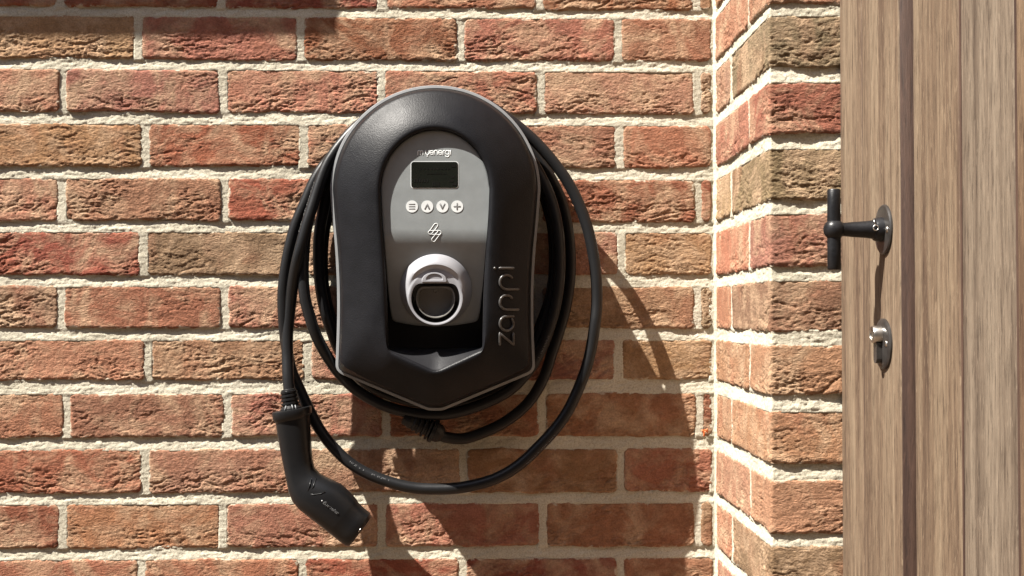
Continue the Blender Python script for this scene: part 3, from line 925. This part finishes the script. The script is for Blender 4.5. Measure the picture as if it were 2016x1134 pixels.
# plug holster
def circ(cx, cy, r, n=72): return np.array([(cx + r * math.sin(2 * math.pi * k / n), cy - r * math.cos(2 * math.pi * k / n)) for k in range(n)])
def dshape(cx, cy, r, ytop, n=72, rr=5):
    P = circ(cx, cy, r, n); P[:, 1] = np.maximum(P[:, 1], ytop)
    # keep angles even: shoot rays
    out = []
    for k in range(n):
        a = 2 * math.pi * k / n; s, c = math.sin(a), math.cos(a)
        t = r
        if c > 1e-3: t = min(r, (cy - ytop) / c)
        out.append((cx + t * s, cy - t * c))
    P = np.array(out)
    for _ in range(4): P = (np.roll(P, 1, 0) + 2 * P + np.roll(P, -1, 0)) / 4
    return P
SX = 858
def sd(Q, add=0): return fascia_depth(Q[:, 1]) + add
hd = .1225
pb = PB()
c0_ = circ(SX, 571, 71)
rings = [ring3(c0_, sd(c0_, -.003)), ring3(c0_, sd(c0_, .0022)), ring3(circ(SX, 571, 69.5), sd(circ(SX, 571, 69.5), .0042)),
         ring3(circ(SX, 572.5, 65), sd(circ(SX, 572.5, 65), .0088)), ring3(circ(SX, 575, 60.5), sd(circ(SX, 575, 60.5), .0150))]
tgt = circ(SX - .5, 586, 54.5)
base = circ(SX, 577, 58.5)
for t in (.15, .4, .7, .9):
    Q = base * (1 - t) + tgt * t
    rings.append(ring3(Q, sd(base, .018) * (1 - t) + hd * t))
rings += [ring3(circ(SX - .5, 586.5, 53.3), hd + .0012), ring3(circ(SX - .5, 587, 51.0), hd + .0012), ring3(dshape(SX - .5, 588, 48.5, 557.5), hd + .0006),
          ring3(dshape(SX - .5, 588, 48.0, 557.8), hd - .001)]
pb.loft(rings)
hol = pb.build("plug_holster", M_socket, charger, auto=50)
pb = PB()
pb.loft([ring3(dshape(SX - .5, 588, 48.1, 557.7), hd - .0009), ring3(dshape(SX - .5, 588, 47.0, 558.5), hd - .004), ring3(dshape(SX - .5, 588, 45.5, 559), hd - .030), ring3(dshape(SX - .5, 588, 10, 570), hd - .031)], cap1=True)
pb.build("socket_well", M_inner, hol, auto=50)
pb = PB()
pb.loft([ring3(dshape(SX - .5, 588, 44.5, 560.0), hd - .0285), ring3(dshape(SX - .5, 588, 39, 563.8), hd - .027), ring3(dshape(SX - .5, 588, 38.6, 564.0), hd - .0045), ring3(dshape(SX - .5, 588, 37.2, 565), hd - .0045),
         ring3(dshape(SX - .5, 588, 36.6, 566), hd - .007), ring3(dshape(SX - .5, 588, 33, 569), hd - .022), ring3(dshape(SX - .5, 588, 3, 580), hd - .0225)], cap1=True)
pb.build("socket_cup", M_cup, hol, auto=50)
pb = PB()
Q0 = np.array([(855 + 25 * math.cos(a), 553 - 17 * math.sin(a)) for a in np.linspace(0, math.pi, 24)] + [(855 - 24, 555.5), (855 + 24, 555.5)])
cen = Q0.mean(0)
pb.loft([ring3(Q0, hd - .002), ring3(Q0, hd + .0030), ring3(cen + (Q0 - cen) * .94, hd + .0042), ring3(cen + (Q0 - cen) * .68, hd + .0044), ring3(cen + (Q0 - cen) * .60, hd + .0030)], cap1=True)
pb.build("latch", M_socket, hol, auto=40)
pb = PB()
pt = W(SX, 573, hd - .0222)
lathe(pb, pt, (0, -1, 0), [(0, .0034), (.0010, .0034), (.0014, .0026), (.0008, .0020), (.0008, 0)], 20)
pb.build("drain_boss", M_cup, hol)

# raised name up the right side of the cover
def cover_depth_at(px, py):
    best = None
    c = np.array([CX, 480.0]); v_ = np.array([px, py]) - c; L = np.hypot(*v_); a = math.atan2(v_[0], -v_[1]) % (2 * math.pi)
    k = int(round(a / (2 * math.pi) * 360)) % 360
    ro = np.hypot(*(Oi[k] - c)); ri = np.hypot(*(I0[k] - c))
    t = (ro - L) / (ro - ri); t = min(max(t, 0), 1)
    d = cov_depth(t)
    if t > .93: d -= .0022 * ((t - .93) / .07) ** 2
    return d
pb = PB()
for ch, x0 in zip("zappi", (678.0, 651.0, 609.5, 569.5, 528.0)):
    wd, ls = GL[ch]
    sz = 26.5
    def mp(a, b_, x0=x0):
        px, py = 1010.5 - b_ * sz, x0 - a * sz
        return W(px, py, cover_depth_at(px, py) + .0011)
    strokes(pb, ls, mp, 5.0 * PXM, .0015)
dq = W(974, 528, cover_depth_at(974, 528))
lathe(pb, dq, (0, -1, 0), [(0, .0018), (.001, .0016), (.0014, 0)], 12)
pb.build("raised_lettering", M_gloss, cover)

# ------------------------------------------------------------------ cable with its plug
cable = thing("charging_cable", W(880, 900, .03), "thick black charging cable coiled in loops round the wall charger, plug hanging at lower left", "cable")
CP_ = [(868, 857, .036), (879, 861, .034), (909, 864, .031), (940, 856, .029), (985, 836, .027), (1020, 812, .025), (1048, 783, .023), (1072, 740, .021), (1085, 700, .019), (1096, 668, .018), (1106, 635, .017),
       (1115, 600, .016), (1122, 550, .016), (1123, 500, .016), (1118, 450, .016), (1107, 400, .016), (1092, 365, .016), (1072, 330, .016), (1035, 282, .016), (990, 240, .016), (925, 212, .016), (857, 203, .014),
       (785, 215, .013), (725, 255, .012), (685, 315, .012), (657, 370, .012), (644, 430, .012), (638, 460, .012), (635, 500, .012), (636, 550, .012), (642, 590, .012), (653, 630, .012), (673, 672, .012), (706, 705, .012), (770, 735, .012),
       (857, 748, .012), (940, 740, .012), (1000, 716, .013), (1045, 680, .016), (1066, 635, .018), (1082, 590, .019), (1090, 545, .020), (1091, 500, .022), (1088, 450, .024), (1076, 400, .026), (1055, 352, .028), (1015, 295, .030), (950, 240, .031), (857, 220, .031),
       (765, 240, .031), (700, 290, .031), (667, 335, .031), (647, 370, .031), (639, 400, .031), (633, 430, .031), (628, 465, .032), (627, 505, .032), (629, 550, .032), (635, 590, .032), (642, 620, .032), (653, 652, .026), (668, 690, .021), (700, 737, .014), (760, 775, .012),
       (857, 797, .012), (940, 782, .015), (1004, 748, .024), (1043, 700, .036), (1063, 655, .039), (1079, 610, .040), (1090, 560, .041), (1094, 500, .042), (1091, 450, .041), (1080, 400, .040), (1060, 358, .040), (1022, 300, .041), (955, 235, .041), (857, 205, .041),
       (765, 225, .037), (700, 275, .035), (655, 335, .035), (626, 378, .041), (613, 412, .045), (603, 452, .049), (598, 500, .057), (597, 550, .062), (601, 590, .064), (609, 620, .064), (619, 652, .062), (634, 684, .056), (651, 712, .048), (672, 740, .044), (704, 770, .041),
       (755, 798, .041), (805, 812, .041), (849, 817, .041), (894, 813, .041), (939, 800, .041), (983, 781, .043), (1016, 758, .046), (1046, 722, .049), (1068, 682, .052), (1083, 640, .053), (1094, 600, .054), (1101, 550, .056), (1102, 500, .056), (1098, 450, .054), (1087, 400, .050), (1066, 350, .046), (1028, 290, .042),
       (960, 222, .040), (857, 190, .038), (765, 208, .037), (705, 250, .037), (668, 290, .038), (647, 315, .040), (630, 337, .043), (616, 362, .046), (600, 400, .049), (583, 440, .051), (573, 475, .052), (565, 512, .052), (560, 545, .052), (557, 582, .052), (558, 620, .052), (561, 660, .050), (567, 700, .047),
       (575, 733, .045), (586, 758, .044), (601, 791, .045), (622, 833, .048), (640, 861, .050), (662, 887, .052), (688, 911, .054), (720, 931, .056), (757, 946, .058), (800, 958, .060), (840, 962.5, .061), (900, 961, .062), (960, 948, .063), (1000, 930, .064), (1032, 907, .064), (1062, 878, .065), (1095, 842, .066),
       (1122, 802, .066), (1149, 740, .066), (1163, 690, .066), (1171, 640, .066), (1175, 598, .063), (1174, 550, .061), (1168, 500, .058), (1157, 450, .055), (1140, 402, .052), (1121, 364, .050), (1104, 338, .049), (1084, 312, .048), (1062, 287, .047), (1040, 266, .046), (1010, 241, .045), (960, 207, .045), (910, 192, .043), (857, 186, .042), (800, 195, .042),
       (745, 218, .044), (700, 252, .047), (672, 283, .051), (655, 306, .054), (641, 330, .057), (629, 362, .061), (617, 400, .065), (606, 435, .069), (595, 475, .071), (586, 510, .070), (578, 550, .062), (573, 590, .055), (569, 625, .053), (566, 660, .054), (566, 700, .058), (567, 740, .065), (570, 775, .069), (572, 800, .071)]
pts = catmull([W(*p) for p in CP_], 6)
for _ in range(2):
    pts = [pts[0]] + [(pts[i - 1] + pts[i] * 2 + pts[i + 1]) / 4 for i in range(1, len(pts) - 1)] + [pts[-1]]
CR = .00765
pb = PB(); tube(pb, pts, CR, 18)
sheath = pb.build("cable_sheath", M_rubber, cable)
# faint printing on the sheath
def cable_print(p_from, p_to, nletters, rev=False, off=0.35):
    pb_pts = []
    i0 = min(range(len(pts)), key=lambda i: (pts[i] - W(*p_from)).length); i1 = min(range(len(pts)), key=lambda i: (pts[i] - W(*p_to)).length)
    if i1 < i0: i0, i1 = i1, i0
    seg_ = pts[i0:i1 + 1]; Ls = [0]
    for a, b_ in zip(seg_[:-1], seg_[1:]): Ls.append(Ls[-1] + (b_ - a).length)
    rs = random.Random(int(p_from[0]))
    pbx = PB(); s = 0
    while s < Ls[-1] - .004:
        if rs.random() < .12: s += .0035; continue
        k = max(i for i, v_ in enumerate(Ls) if v_ <= s); k = min(k, len(seg_) - 2)
        t = (seg_[k + 1] - seg_[k]).normalized(); p = seg_[k] + t * (s - Ls[k])
        side = t.cross(Vector((0, -1, 0))).normalized()
        def on(a, b_):
            ang = off + b_
            return p + t * a + (side * math.sin(ang) + Vector((0, -1, 0)) * math.cos(ang)) * (CR + .00008)
        ch = rs.choice([[(0, 0), (0, .3)], [(0, 0), (.0014, .3)], [(0, .3), (.0012, .3), (.0012, 0)], [(0, 0), (0, .3), (.0013, .15)]])
        tube(pbx, [on(a, b_) for a, b_ in ch], .00028, 5)
        s += .0024
    return pbx
for a, b_, off in (((690, 912, .054), (722, 932, .056), -.55), ((732, 937, .057), (772, 951, .058), -.55), ((1030, 908, .064), (1090, 848, .066), .5), ((1160, 462, .055), (1170, 505, .058), .9),
                   ((631, 365, .060), (598, 470, .067), .95), ((1060, 700, .05), (1078, 655, .05), .1)):
    pbx = cable_print(a, b_, 8, off=off)
    if pbx.v: pbx.build("cable_print", M_printd, sheath)
# gland
g0, g1 = W(872, 857, .036), W(798, 823, .040)
ax = (g1 - g0).normalized(); Lg = (g1 - g0).length
pb = PB()
prof = [(0, .008), (.002, .0105), (.006, .0125), (.011, .0135), (.0118, .0165), (.017, .0165), (.0178, .0130)]
x = .0185
for k in range(5):
    rr = .0155 - k * .0012
    prof += [(x, .0105), (x + .0008, rr), (x + .0035, rr), (x + .0045, .0105)]
    x += .0068
prof += [(x, .0095), (x + .006, .009)]
lathe(pb, g0, ax, prof, 28)
pb.build("cable_gland", M_rubber, cable, auto=35)
# plug
ST = [((537, 812), (612, 799)), ((536.5, 815), (612.8, 801)), ((538, 826), (613.5, 812)), ((540.5, 829.5), (611.5, 815.5)), ((543.5, 832), (609.5, 819)), ((547, 856), (611, 846)), ((553, 890), (613, 880)), ((559, 920), (615, 905)), ((564, 945), (619, 921)),
      ((569, 968), (629, 932)), ((577, 987), (641, 939)), ((590, 1002), (655, 945.5)), ((610, 1018), (672, 954)), ((632, 1035), (688, 969)), ((647, 1047), (700.5, 983)), ((649.5, 1049), (702, 985)), ((652, 1051), (704.5, 990)),
      ((668, 1064), (718, 1003)), ((680, 1072.5), (728, 1011)), ((685, 1074), (729.5, 1016))]
def sup(a, e=2.5):
    c, s = math.cos(a), math.sin(a)
    return math.copysign(abs(c) ** (2 / e), c), math.copysign(abs(s) ** (2 / e), s)
rings = []; PDp = .069
cen_pl = W(575, 810, PDp)
for i, (a, b_) in enumerate(ST):
    A, B = W(a[0], a[1], PDp), W(b_[0], b_[1], PDp)
    c = (A + B) / 2; hv = (B - A) / 2
    dr = hv.length * .92
    rings.append([c + hv * sup(t)[0] + Vector((0, -1, 0)) * dr * sup(t)[1] for t in [2 * math.pi * k / 40 for k in range(40)]])
last = rings[-1]; cl = sum(last, Vector()) / len(last)
dirf = (W(707, 1043, PDp) - W(640, 990, PDp)).normalized()
rings.append([cl + (p - cl) * .93 + dirf * .0016 for p in last])
rings.append([cl + (p - cl) * .85 + dirf * .0018 for p in last])
rings.append([cl + (p - cl) * .80 - dirf * .006 for p in last])
pb = PB(); pb.loft(rings, cap0=True, cap1=True)
plug = pb.build("plug", M_plug, cable, auto=32)
plug["label"] = "black angled plug hanging nose down"
def plug_front(px, py, add=.0):
    """depth of the plug's front surface under a pixel"""
    best = 1e9; bd = .09
    for a, b_ in ST:
        A, B = Vector(a), Vector(b_); c = (A + B) / 2; d = (Vector((px, py)) - c)
        hv = (B - A) / 2; along = abs(d.dot(Vector((-hv.y, hv.x)).normalized()))
        if along < best:
            best = along; u_ = min(abs(d.dot(hv.normalized()) / hv.length), .98)
            bd = PDp + hv.length / 1480 * .92 * (1 - u_ ** 2.5) ** (1 / 2.5)
    return bd + add
# strain relief: ribbed sleeve and collar teeth
top = W(573.5, 806, PDp + .001); dn = (W(568, 768, PDp - .001) - top).normalized()
pb = PB()
prof = [(-.002, .0155), (.001, .0150), (.0035, .0125)]
x = .006
for k in range(4):
    prof += [(x, .0100), (x + .0006, .0112 + .0006 * (3 - k) * .5), (x + .0030, .0112 + .0006 * (3 - k) * .5), (x + .0036, .0100)]
    x += .0050
prof += [(x, .0098), (x + .001, .0088)]
lathe(pb, top, dn, prof, 28)
pb.build("strain_relief", M_plug, plug, auto=35)
pb = PB()
for (xa, ya), (xb, yb) in (((560.5, 808), (563, 799)), ((577, 806), (574.5, 797)), ((583, 805.5), (581, 797.5))):
    tube(pb, [W(xa, ya, PDp + .0165), W(xb, yb, PDp + .014)], .0007, 6)
pb.build("sleeve_ribs", M_trim, plug)
pb = PB()
tube(pb, [W(*q, plug_front(*q, -.0008)) for q in ((613, 943), (609, 957), (606, 969))], .0007, 8)
tube(pb, [W(*q, plug_front(*q, -.0008)) for q in ((622, 942), (617, 957), (612, 968))], .0007, 8)
tube(pb, [W(*q, plug_front(*q, -.0008)) for q in ((606, 972), (618, 974), (632, 972), (640, 968))], .0007, 8)
pb.build("release_latch", M_plug, plug)
pb = PB()
rx, ry = -.80, -.60
write(pb, "myenergi", (666.5, 1009.5), (rx, ry), (-ry * -1 * -1, rx * -1 * -1) if False else (.60, -.80) if False else (-.60, .80), 4.1, lambda a, b_: plug_front(a, b_, .0001), .55 * PXM, .0002, gap=.36)
pb.build("maker_lettering", M_printd, plug)
pb = PB(); q = (634, 986); lathe(pb, W(*q, plug_front(*q, -.0002)), (0, -1, 0), [(0, .0009), (.0004, .0008), (.0005, 0)], 10)
pb.build("indicator_dot", M_print, plug)
pb = PB(); tube(pb, [W(705.5, 1047, plug_front(705.5, 1047, .0002)), W(710.5, 1040, plug_front(710.5, 1040, .0002))], .0006, 6)
pb.build("nose_slot", M_steel, plug)

# ------------------------------------------------------------------ unseen boxed canopy, added and shaped to cast the top left shadow
px_edge = W(666, 40).x; z_edge = W(500, 73).z
p_ = .11
k = p_ / SUND.y
ex, ez = px_edge - SUND.x * k, z_edge - SUND.z * k
shade_box = thing("added_shade_canopy", (ex - 1.2, 0, ez), "unseen boxed timber canopy added above the frame to shade the top left bricks", "canopy")
box_bevel("soffit", (ex - 2.4, -p_ + .02, ez + .004), (ex - .02, -.012, ez + .022), M_wood, shade_box, bev=.001, color=(1, 1, 1, 1))
box_bevel("fascia_board", (ex - 2.4, -p_, ez), (ex, -p_ + .0199, ez + .24), M_wood, shade_box, bev=.001, color=(1, 1, 1, 1))
box_bevel("end_board", (ex - .0199, -p_ + .02, ez + .022), (ex, -.012, ez + .20), M_wood, shade_box, bev=.001, color=(1, 1, 1, 1))
box_bevel("top_board", (ex - 2.4, -p_ + .02, ez + .20), (ex, -.012, ez + .24), M_wood, shade_box, bev=.001, color=(1, 1, 1, 1))
# extra masonry courses behind it

# a small orange chip stuck in a perpend joint near the inner corner
fc = W(1389, 848, .0015)
pb = PB(); rf = random.Random(9)
for i in range(5):
    c_ = fc + Vector((rf.uniform(-.004, .004), 0, rf.uniform(-.004, .004))); a_ = rf.uniform(0, 3.14)
    u_ = Vector((math.cos(a_), 0, math.sin(a_))) * rf.uniform(.002, .005); v_ = Vector((-math.sin(a_), -.4, math.cos(a_))) * .0013
    f_ = Vector((0, -.0022, 0))
    pb.add([c_ - u_ - v_, c_ + u_ - v_, c_ + u_ + v_, c_ - u_ + v_, c_ + f_], [[0, 1, 2, 3], [0, 4, 1], [1, 4, 2], [2, 4, 3], [3, 4, 0]])
pb.build("brick_chip", mat_plastic("orange chip", (.45, .10, .02), .7), wall, smooth=False)
